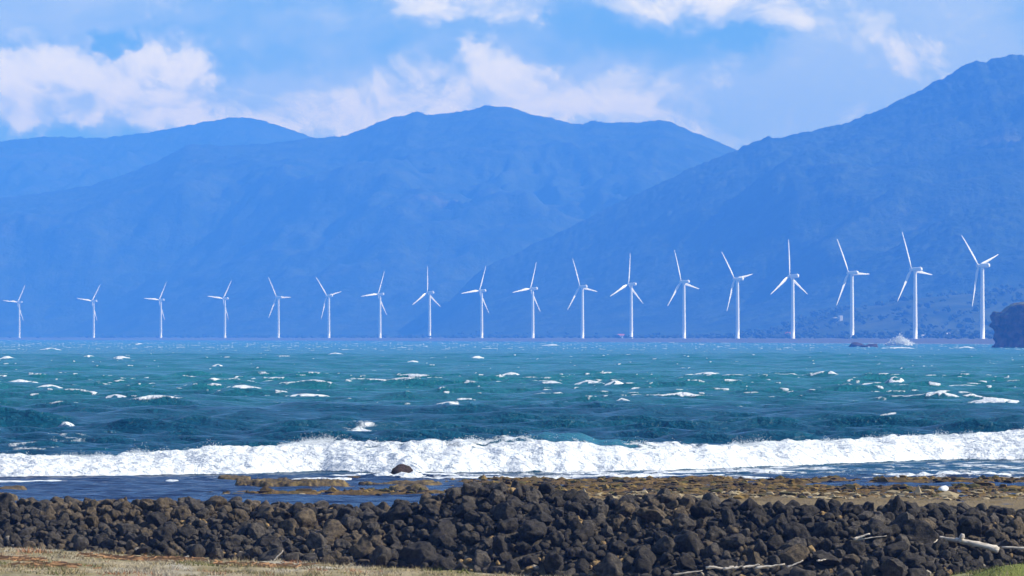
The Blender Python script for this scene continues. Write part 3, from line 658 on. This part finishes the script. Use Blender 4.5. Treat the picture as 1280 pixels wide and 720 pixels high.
# ------------------------------------------------------------------ sea stack, rocks in the water, spray burst
def build_stack():
    Y0 = y_at(434.5); x0 = x_at(1290, Y0); root = empty('sea_stack', (x0, Y0+16, 0))
    tag(root, 'dark cliff-sided rock stack rising from the sea at right edge', 'sea stack')
    m = FPX/Y0
    g = 1/m; nz, na = 60, 150; t = np.linspace(0, 1, nz); a = np.linspace(0, 2*np.pi, na, endpoint=False); A, T = np.meshgrid(a, t)
    rr = np.interp(T, [0, .05, .13, .25, .5, .66, .74, .86, 1], [1.02, 1.0, .95, .965, 1.02, 1.03, .985, .8, 0.0])
    cx, rx, ry = (1314-1290)*g, 67*g, 22
    X = cx+rx*rr*np.sign(np.cos(A))*np.abs(np.cos(A))**.75; Yy = ry*rr*np.sign(np.sin(A))*np.abs(np.sin(A))**.8
    top = np.interp(1290+X/g, [1230, 1238, 1243, 1249, 1256, 1263, 1267, 1272, 1280, 1288, 1300, 1330, 1355, 1375, 1380], [395, 391, 387, 385.5, 388, 386.5, 381, 378.5, 377.5, 376, 373, 379, 388, 398, 400])
    Z = -1.5+((434.5-top)*g+1.5)*np.interp(T, [0, .74, .86, 1], [0, .93, .985, 1])
    P = np.stack([X, Yy, Z], -1).reshape(-1, 3); dirv = np.stack([np.cos(A), np.sin(A), 0*A], -1).reshape(-1, 3)
    n = noise3(P, .1, 300, 4); n2 = noise3(P, .33, 309, 4); w = np.clip((1-T.reshape(-1))*4, 0, 1)
    P = P+dirv*((3.2*n+2.0*n2+.7*np.sin(P[:, 2]*1.15+4*n))*w)[:, None]; P[:, 2] += smooth01(T.reshape(-1), .5, .8)*(1.6*n+1.1*n2); P[:, 1] -= .55*(P[:, 0]-cx)
    F = [[r*na+c, r*na+(c+1) % na, (r+1)*na+(c+1) % na, (r+1)*na+c] for r in range(nz-1) for c in range(na)]
    obj('cliff', mesh_np('cliff', P, F, True), M_STACK, root)
build_stack()
def facets(V, r, n):
    for k in range(n):
        q = r.normal(size=3); q /= np.linalg.norm(q); c = r.uniform(.5, .85); d = V@q; V = V-np.where(d > c, d-c, 0)[:, None]*q
    return V
def rock_mesh(name, sub, seed, squash=(1, 1, .75), rough=.3, facet=.0):
    V, F = ico(sub); r = np.random.default_rng(seed); V = V.copy()
    for k in range(12):                                   # flat worn facets
        n = r.normal(size=3); n /= np.linalg.norm(n); dcut = r.uniform(.5, .85); d = V@n; V = V-np.where(d > dcut, (d-dcut)*facet, 0)[:, None]*n
    V = V*(1+rough*noise3(V+seed*3.7, 1.1, 400+seed % 9, 2)[:, None]+.6*rough*noise3(V+seed, 2.6, 420, 3)[:, None])
    V = V*np.array(squash)
    return mesh_np(name, V, F, True)
def sea_rock(px, py, w, h, label, seed, sy=.6, mat=None, name='sea_rock', cat='rock', sub=4, rough=.3):
    Y = y_at(py); rx = w/2/FPX*Y; rz = h/FPX*Y
    o = obj(name, rock_mesh(name, sub, seed, (1, 1, 1), rough, .6), mat or M_ROCK, None, (x_at(px, Y), Y+rx*sy, 0), (0, 0, 0)); o.scale = (rx, rx*sy, rz)
    o.color = (.05, .034, .03, 1); tag(o, label, cat); return o
sea_rock(1070, 433.6, 26, 6.5, 'low dark rock awash in the far sea beside the spray burst', 31)
sea_rock(1089, 434, 22, 5, 'smaller flat dark rock awash, right next to the spray burst', 32)
sea_rock(501, 595, 32, 15.5, 'smooth dark maroon rock dome in the white surf', 33, .6, rough=.18)
def build_burst():
    Y = 4050.0; X0 = x_at(1125, Y); g = Y/FPX
    V, F = ico(5); V = V.copy(); r = 1+.35*noise3(V, 1.6, 500, 4)+.2*noise3(V, 5, 505, 3); V = V*r[:, None]
    V[:, 2] = np.maximum(V[:, 2], -.2); sq = 1-.4*np.clip(V[:, 2], 0, 1.2); V[:, 0] *= sq*15*g; V[:, 1] *= 6; V[:, 2] *= 8*g
    root = obj('spray_burst', mesh_np('spray_burst', V+np.array([X0, Y, .2]), F, True), M_FOAM)
    tag(root, 'white burst of spray thrown up by a wave on the far rocks', 'spray', kind='stuff')
    n = 2600; a = RNG.normal(0, 1, n); P = np.c_[X0+a*6.5*g, Y+RNG.normal(0, 3, n), 1+np.abs(RNG.normal(0, 1, n))*5.0*g*np.exp(-np.abs(a)*.5)]
    o = obj('drops', droplets('drops', P, RNG.uniform(.12, .42, n), M_FOAM), M_FOAM, root); o['kind'] = 'stuff'
build_burst()

# reef outcrops in the lagoon: one lumpy mass each
def outcrop(px0, px1, py, h, depth, label, seed, tone=None):
    Y = y_at(py); x0, x1 = x_at(px0, Y), x_at(px1, Y); nx, ny = max(24, int((x1-x0)/.05)), 40
    xs = np.linspace(0, 1, nx); ys = np.linspace(0, 1, ny); U, Vv = np.meshgrid(xs, ys)
    X = (U-.5)*(x1-x0); Yy = Vv*depth
    e = 1-(2*U-1)**4-(2*Vv-1)**2; e = smooth01(e+.9*fbm(X/1.3+seed, Yy/1.1, 4, 600+seed)*smooth01(np.minimum(U, 1-U), 0, .08), .05, .75)
    hm = h/FPX*Y
    z = -.3+e*(.3+hm*(.5+.9*fbm(X/1.4+seed*3, Yy/1.2, 2, 640+seed)+.65*ridged(X/.45, Yy/.45, 3, 610+seed)*.5))
    me = mesh_np('reef_outcrop', np.stack([X, Yy, z], -1).reshape(-1, 3), grid_faces(ny, nx), True)
    o = obj('reef_outcrop', me, M_REEF, None, ((x0+x1)/2, Y, 0)); tag(o, label, 'reef rock', 'reef outcrops in the lagoon')
outcrop(266, 314, 600, 4.5, 3.0, 'small low brown reef rock, nearest the foam in the left lagoon', 1)
outcrop(282, 452, 609, 9, 5.0, 'long lumpy brown reef rock in the middle of the left lagoon', 2)
outcrop(440, 560, 607, 5, 4.0, 'flat brown reef rock joining the lagoon to the reef flat', 3)
outcrop(432, 452, 597.5, 2.5, 1.6, 'tiny dark reef rock in the foam left of the rock dome', 4)
outcrop(-10, 34, 614, 5, 3.0, 'orange-brown reef rock low in the water at left edge', 5)
outcrop(482, 540, 614.5, 8, 2.5, 'pale knobbly reef rock left of the highest boulder mound', 6)
outcrop(-40, 22, 626.5, 10, 3.0, 'yellowish weedy reef rock behind the bank at left edge', 7)

def build_weed():
    r = np.random.default_rng(14); V, F = ico(1); n = 9000
    px = r.uniform(150, 1380, n); Y = y_at(r.uniform(598, 627, n)); X = x_at(px, Y); z, reef, _, _ = ground(X, Y)
    k = (reef > .35) & (fbm(X/1.5, Y/3, 3, 31)+r.normal(0, .2, n) > -.1); X, Y, z = X[k], Y[k], z[k]; n = len(X)
    R_ = r.uniform(.04, .15, n)*(1+.8*(r.random(n) < .06)); sc = np.stack([R_*r.uniform(.9, 1.8, n), R_*r.uniform(.8, 1.5, n), R_*r.uniform(.35, .8, n)], -1)
    P = V[None]*sc[:, None]*(1+.3*r.normal(size=(n, len(V), 1)))+np.stack([X, Y, z+R_*.1], -1)[:, None]
    FF = (F[None]+len(V)*np.arange(n)[:, None, None]).reshape(-1, 3)
    tone = np.array([[.05, .032, .008], [.12, .075, .018], [.2, .13, .035], [.07, .06, .015], [.03, .026, .02]])[r.integers(0, 5, n)]
    tone = np.where((Y < 229)[:, None] & (r.random(n) < .6)[:, None], np.array([.3, .24, .14]), tone)
    me = mesh_np('reef_weed', P.reshape(-1, 3), FF, False, {'tone': np.repeat(tone, len(V), 0)})
    tag(obj('reef_weed', me, M_GRASS), 'brown weed and knobs covering the reef flat', 'seaweed', kind='stuff')
build_weed()

# ------------------------------------------------------------------ boulder bank
TONES = {'dark': (.039, .035, .031), 'grey': (.072, .064, .055), 'brown': (.1, .079, .053), 'tan': (.34, .235, .11), 'pale': (.4, .36, .3)}
ROCK_BIG = [rock_mesh('boulder', 4, 700+k, (1, .85+.2*random.random(), .72+.3*random.random()), .34, 1.0) for k in range(14)]
TAN_SPOTS = [(675, 648, 22, 6), (700, 660, 40, 12), (728, 652, 18, 6), (622, 641, 14, 5), (240, 655, 22, 9), (640, 616, 14, 5), (612, 655, 14, 5), (420, 645, 14, 8), (1030, 645, 12, 5), (855, 641, 16, 5), (480, 690, 20, 6), (760, 700, 40, 6), (575, 704, 16, 6), (360, 655, 30, 12), (1250, 650, 16, 8), (1090, 640, 24, 5)]
def gen_rocks():
    r = np.random.default_rng(21); cand = []
    cells = {}
    def ok(x, y, rad):
        cx, cy = int(x//1), int(y//1)
        for i in range(cx-1, cx+2):
            for j in range(cy-1, cy+2):
                for (a, b, c) in cells.get((i, j), ()):
                    if (a-x)**2+(b-y)**2 < (.72*(c+rad))**2: return False
        cells.setdefault((cx, cy), []).append((x, y, rad)); return True
    for lo, hi, n in ((.3, .46, 320), (.22, .3, 560), (.15, .22, 3200), (.09, .15, 12000), (.05, .09, 16000)):
        for _ in range(int(n*1.19)):
            px = r.uniform(-230, 1510); s = r.uniform(-.05, 1.3); rad = r.uniform(lo, hi)
            if lo >= .3 and not (330 < px < 1280): continue
            if lo >= .3 and r.random() > .6: continue
            if lo < .09 and s > 1.0: continue
            if 1152 < px < 1262 and s < .22 and rad > .2: continue
            if s > .85 and rad > .3: continue
            yf = float(foot_y(px)); y = yf+s*BANK_D; x = x_at(px, y)
            if ok(x, y, rad): cand.append([x, y, rad, s, px])
    C = np.array(cand); z = ground(C[:, 0], C[:, 1])[0]
    return C, z
RC, RZ = gen_rocks()
def choose_tone(x, y, z, px, s, rad, r):
    py = HORIZON+(CAM_H-z-rad*.4)*FPX/y
    for (tx, ty, a, b) in TAN_SPOTS:
        if ((px-tx)/a)**2+((py-ty)/b)**2 < 1 and rad < .15 and r.random() < .7: return 'tan'
    if s < .16 and rad < .13 and r.random() < .3: return 'pale' if r.random() < .4 else 'tan'
    n = float(perlin(np.array([x/3.0]), np.array([y/3.0]), 88)[0])
    b = .32*(px < 480)+.15*(s > .6)+.6*n+r.normal(0, .22)
    if b > .42: return 'brown'
    if b > .12: return 'grey'
    return 'dark' if rad > .16 or r.random() < .965 else 'tan'
def build_rocks():
    r = np.random.default_rng(4)
    n = len(RC); px = RC[:, 4]; s = RC[:, 3]; rad = RC[:, 2]
    infr = (px > 4) & (px < 1276) & (s > -.03) & (s < 1.06)
    pyr = HORIZON+(CAM_H-RZ-rad*.5)*FPX/RC[:, 1]; infr &= pyr < 716
    order = sorted([i for i in range(n) if infr[i]], key=lambda i: -rad[i]/RC[i, 1])[:300]
    chosen = set(order); info = []
    rowname = lambda t: 'at bank foot' if t < .16 else 'on lower bank' if t < .45 else 'on upper bank' if t < .8 else 'on bank crest'
    for i in order:
        x, y, R, t, p = RC[i]; z = RZ[i]
        tone = choose_tone(x, y, z, p, t, R, r); me = ROCK_BIG[r.integers(len(ROCK_BIG))]
        sc = np.array([r.uniform(.9, 1.2), r.uniform(.85, 1.1), r.uniform(.85, 1.2)])*R
        o = obj('boulder', me, M_ROCK, None, (x, y, z+R*r.uniform(.25, .5)), (r.normal(0, .35), r.normal(0, .35), r.uniform(0, 6.28))); o.scale = sc
        k = r.uniform(.8, 1.2); o.color = (*[c*k for c in TONES[tone]], 1)
        ppx = 640+FPX*x/y; j = int(np.argmin(np.abs(np.array(T_PX)-ppx))); dx = ppx-T_PX[j]
        col = ('straight below' if abs(dx) < 9 else 'left below' if dx < 0 else 'right below')+f' {ORD[j]} turbine from left'
        size = 'large' if R > .29 else 'middling' if R > .235 else 'smaller'
        info.append([o, f'{size} {tone} boulder {rowname(t)}, {col}', ppx, HORIZON+(CAM_H-z-R*.5)*FPX/y])
    by = {}
    for q in info: by.setdefault(q[1], []).append(q)
    for lab, qs in by.items():
        if len(qs) == 1: tag(qs[0][0], lab, 'boulder', 'boulders of the rock bank'); continue
        qs.sort(key=lambda q: q[2]); names = {2: ['left', 'right'], 3: ['left', 'middle', 'right']}.get(len(qs)) or [ORD[k] for k in range(len(qs))]
        for q, nm in zip(qs, names): tag(q[0], f'{lab}, {nm} one', 'boulder', 'boulders of the rock bank')
    # everything smaller: one object
    V, F = ico(2); V2, F2 = ico(3); bases = []
    for k in range(10):
        rr = np.random.default_rng(900+k)
        for lv, (A, B) in ((0, ico(1)), (1, (V, F)), (2, (V2, F2))):
            P = facets(A, rr, 9)*(1+.3*noise3(A+k*5.1, 1.1, 430+k, 2)[:, None])
            bases.append((P*np.array([1, .9, .75+.2*rr.random()]), B))
    vs, fs, tn, nb = [], [], [], 0
    for i in range(n):
        if i in chosen: continue
        x, y, R, t, p = RC[i]; z = RZ[i]; tone = choose_tone(x, y, z, p, t, R, r)
        P, B = bases[3*r.integers(10)+(2 if R > .16 else 1 if R > .085 else 0)]
        rot = np.array(Euler((r.normal(0, .5), r.normal(0, .5), r.uniform(0, 6.28))).to_matrix())
        P = (P*np.array([r.uniform(.9, 1.2), r.uniform(.85, 1.1), r.uniform(.8, 1.2)])*R)@rot.T+np.array([x, y, z+R*r.uniform(.2, .5)])
        vs.append(P); fs.append(B+nb); nb += len(P); q = r.uniform(.75, 1.25); tn.append(np.repeat([[c*q for c in TONES[tone]]], len(P), 0))
    me = mesh_np('rock_rubble', np.concatenate(vs), np.concatenate(fs), True, {'tone': np.concatenate(tn)})
    tag(obj('rock_rubble', me, M_FIELD), 'smaller dark stones packed between the boulders of the bank', 'rubble', kind='stuff')
    print('rocks', n, 'tris', sum(len(f) for f in fs))
build_rocks()
o = sea_rock(1191, 619.5, 16, 6, 'small black rock lying on the reef beside the white float', 41, .7, name='reef_rock', sub=3); o.location.z = .1

# ------------------------------------------------------------------ grass and litter
def build_grass():
    r = np.random.default_rng(8); n = 130000
    px = r.uniform(-60, 1340, n); Y = r.uniform(132, 162, n); X = x_at(px, Y)
    z, reef, gr, _ = ground(X, Y); py = HORIZON+(CAM_H-z)*FPX/Y
    clump = fbm(X/.9, Y/2.5, 3, 95)
    keep = (gr > .3) & (py < 732) & (clump+r.normal(0, .18, n) > .02); X, Y, z, px, clump = X[keep], Y[keep], z[keep], px[keep], clump[keep]; n = len(X)
    h = r.uniform(.03, .11, n)*(1+clump); a = r.uniform(0, 6.28, n); w = r.uniform(.006, .014, n); lean = r.uniform(.2, 1.4, n)*h; la = r.uniform(0, 6.28, n)
    B = np.c_[X, Y, z-.01]; d = np.c_[np.cos(a)*w, np.sin(a)*w, 0*a]; tip = np.c_[np.cos(la)*lean, np.sin(la)*lean, h]
    V = np.stack([B-d, B+d, B+tip], 1).reshape(-1, 3); F = np.arange(3*n).reshape(-1, 3)
    k = fbm(X/2.5, Y/5, 2, 97)+r.normal(0, .12, n)+.6*(px > 1150)
    pal = np.where(k[:, None] > .24, np.array([.12, .13, .03]), np.where(k[:, None] > -.1, np.array([.34, .27, .14]), np.array([.4, .34, .24])))
    red = (fbm(X/1.6, Y/3, 2, 99) > .3)[:, None]; pal = np.where(red & (k[:, None] < .15), np.array([.36, .16, .07]), pal)*r.uniform(.7, 1.25, (n, 1))
    me = mesh_np('dry_turf', V, F, False, {'tone': np.repeat(pal, 3, 0)})
    tag(obj('dry_turf', me, M_GRASS), 'short dry turf and dead weed in the foreground', 'grass', kind='stuff')
build_grass()
def tube_me(name, pts, rad, seg=9, seed=0, rough=.12):
    P = np.array(pts, float); n = len(P); T = np.gradient(P, axis=0); T /= np.linalg.norm(T, axis=1)[:, None]
    r = np.random.default_rng(seed); rings = []
    for i in range(n):
        u = np.cross(T[i], (0, 0, 1.0)) if abs(T[i][2]) < .9 else np.cross(T[i], (0, 1.0, 0)); u /= np.linalg.norm(u); v = np.cross(T[i], u)
        a = np.linspace(0, 2*np.pi, seg, endpoint=False); q = rad[i]*(1+rough*r.normal(size=seg))
        rings.append(P[i]+(q*np.cos(a))[:, None]*u+(q*np.sin(a))[:, None]*v)
    return loft(rings, name)
def curve_pts(ctrl, n=10):
    C = np.array(ctrl, float); t = np.linspace(0, len(C)-1, n); i = np.minimum(t.astype(int), len(C)-2); f = (t-i)[:, None]
    return C[i]*(1-f)+C[i+1]*f
def px3(px, py, Y): return np.array([x_at(px, Y), Y, z_at(py, Y)])
def build_log():
    Y = float(foot_y(1210))+1.0
    base = px3(1215, 684, Y); root = empty('driftwood_log', tuple(base)); tag(root, 'thick bleached driftwood log with branches lying on the rocks at right', 'driftwood')
    def q(px, py, dy=0): return px3(px, py, Y+dy)-base
    obj('trunk', tube_me('trunk', curve_pts([q(1194, 674), q(1204, 677), q(1220, 680), q(1236, 684), q(1248, 688)], 12), np.linspace(.055, .1, 12)*np.r_[.9, np.ones(10), .85], 10, 1, .16), M_WOOD, root)
    obj('knot', tube_me('knot', curve_pts([q(1199, 678, -.05), q(1202, 672, -.05), q(1203, 667, -.04)], 5), [.06, .065, .07, .065, .04], 9, 2), M_WOOD, root)
    obj('branch', tube_me('branch', curve_pts([q(1200, 676), q(1186, 674, .1), q(1172, 672, .15)], 7), np.linspace(.055, .045, 7), 8, 3), M_WOOD, root)
    obj('branch', tube_me('branch', curve_pts([q(1173, 672, .15), q(1168, 677, 0), q(1164, 686, -.1), q(1162, 702, -.1)], 9), np.linspace(.045, .028, 9), 8, 4), M_WOOD, root)
    o = empty('driftwood_pole', tuple(px3(1275, 686, Y+.2))); tag(o, 'thin grey driftwood pole reaching out of the right edge', 'driftwood')
    b2 = px3(1275, 686, Y+.2); obj('shaft', tube_me('shaft', curve_pts([px3(1252, 684, Y+.2)-b2, px3(1280, 685, Y+.2)-b2, px3(1330, 689, Y+.3)-b2], 9), np.linspace(.03, .035, 9), 8, 5), M_WOOD, o)
build_log()
def stick(px0, py0, px1, py1, r0, label, seed, dy=.0, bow=0.0):
    pm, ym = (px0+px1)/2, max(py0, py1)
    Y = float(foot_y(pm)); Yb = np.linspace(Y-3, Y+BANK_D, 60); pr = HORIZON+(CAM_H-(ground(x_at(np.full(60, pm), Yb), Yb)[0]+.34*(Yb > Y)))*FPX/Yb
    Yq = float(Yb[np.argmin(np.abs(pr-ym))])+dy
    a, b = px3(px0, py0, Yq), px3(px1, py1, Yq+.1); c = (a+b)/2; m = np.array([0, 0, bow])
    o = obj('driftwood_stick', tube_me('driftwood_stick', curve_pts([a-c, m, b-c], 11)+np.random.default_rng(seed).normal(0, r0*.16, (11, 3)), np.linspace(r0, r0*.5, 11)*.75, 7, seed, .3), M_WOOD, None, tuple(c)); tag(o, label, 'driftwood', 'driftwood sticks on the rocks')
stick(1067, 674, 1087, 667, .045, 'short thick pale stick, upper left of the crossed pair', 11)
stick(1068, 675, 1108, 669.5, .028, 'long thin pale stick, lower of the crossed pair', 12)
for k, (a, b, c, d, rr, l) in enumerate([(842, 718, 878, 713, .035, 'pale stick at the left end of the white driftwood line'), (882, 708.5, 908, 711, .05, 'thick white stick, second in the driftwood line from left'),
    (905, 711, 932, 708, .05, 'white stick, third in the driftwood line from left'), (928, 709, 950, 706, .045, 'white stick in the middle of the driftwood line'), (944, 710, 980, 705.5, .055, 'thickest white stick, fifth in the driftwood line'),
    (984, 709, 1004, 700.5, .03, 'thin white stick tilted up at the right of the driftwood line'), (1022, 701, 1032, 699, .03, 'short white stick lying apart beyond the driftwood line'),
    (342, 701, 354, 688, .028, 'pale broken stick standing tilted at the foot of the bank'), (222, 699, 236, 695, .03, 'pale stick on the turf beside the left rocks')]):
    stick(a, b, c, d, rr, l, 20+k, -.35)
def build_float():
    Y = y_at(617); b = px3(1179, 617, Y); root = empty('float', (b[0], b[1], .02), .3); tag(root, 'white rounded float lying on the brown reef at right', 'float')
    g = Y/FPX
    body = obj('body', lathe([(.01, -.21), (.09, -.2), (.13, -.15), (.15, 0), (.13, .15), (.09, .2), (.01, .21)], 18, 'body'), plain('float_white', (.82, .82, .8), .4), root, (0, 0, .14), (0, math.radians(78), math.radians(20)))
    obj('lug', lathe([(.03, .19), (.045, .21), (.045, .25), (.02, .26), (.005, .26)], 10, 'lug'), M_TURB, body)
build_float()
# dead straw heaps on the turf
def straw(px, py, w, label, seed):
    r = np.random.default_rng(seed); Yb = np.linspace(133, 160, 80); pr = HORIZON+(CAM_H-ground(x_at(np.full(80, px), Yb), Yb)[0])*FPX/Yb
    Y = float(Yb[np.argmin(np.abs(pr-py))]); X0 = x_at(px, Y); wx = w/2/FPX*Y; root = None; V, F = [], []
    for k in range(190):
        x = X0+r.normal(0, wx*.45); y = Y+r.normal(0, .35); z = gz(x, y)+r.uniform(.0, .07); a = r.normal(0, .5)+(math.pi if r.random() < .5 else 0); l = r.uniform(.08, .3); t = r.normal(0, .15)
        d = np.array([math.cos(a)*l, math.sin(a)*l, t*l])/2; p = np.array([x, y, z]); wv = np.array([0, 0, .013]); b0 = len(V)
        V += [p-d-wv, p+d-wv, p+d+wv, p-d+wv]; F.append([b0, b0+1, b0+2, b0+3])
    b = np.array([X0, Y, gz(X0, Y)]); me = mesh_np('dead_weed', np.array(V)-b, F, False); me.materials.append(M_STRAW)
    tag(obj('dead_weed', me, None, None, tuple(b)), label, 'weed', kind='stuff')
M_STRAW = plain('reddish_straw', (.56, .31, .15), .8, .2, .6, 3.0)
straw(60, 708, 90, 'reddish dead weed heap at lower left of the turf', 1)
straw(160, 699, 120, 'long orange straw heap on the turf below the left bank', 2)
straw(330, 708, 120, 'pale straw litter on the turf below the broken stick', 4)
straw(20, 700, 70, 'brown dead weed at the left edge of the turf', 5)
straw(225, 700, 70, 'orange straw patch at the foot of the left rocks', 3)

# ------------------------------------------------------------------ haze
def build_haze():
    b = NB('haze_air'); b.N.remove(b.bsdf); out = [n for n in b.N if n.type == 'OUTPUT_MATERIAL'][0]
    v = b.node('ShaderNodeVolumePrincipled'); v.inputs['Color'].default_value = (.07, .28, 1.0, 1); v.inputs['Density'].default_value = 1.4e-4
    v.inputs['Absorption Color'].default_value = (.4, .4, .4, 1); v.inputs['Anisotropy'].default_value = 0.0
    b.L.new(v.outputs[0], out.inputs['Volume'])
    me = box_me('haze', -4100, 4100, -60, 18200, -4, 715)
    tag(obj('haze', me, b.mat), 'blue sea haze veiling the far coast and mountains', 'haze', kind='stuff')
build_haze()
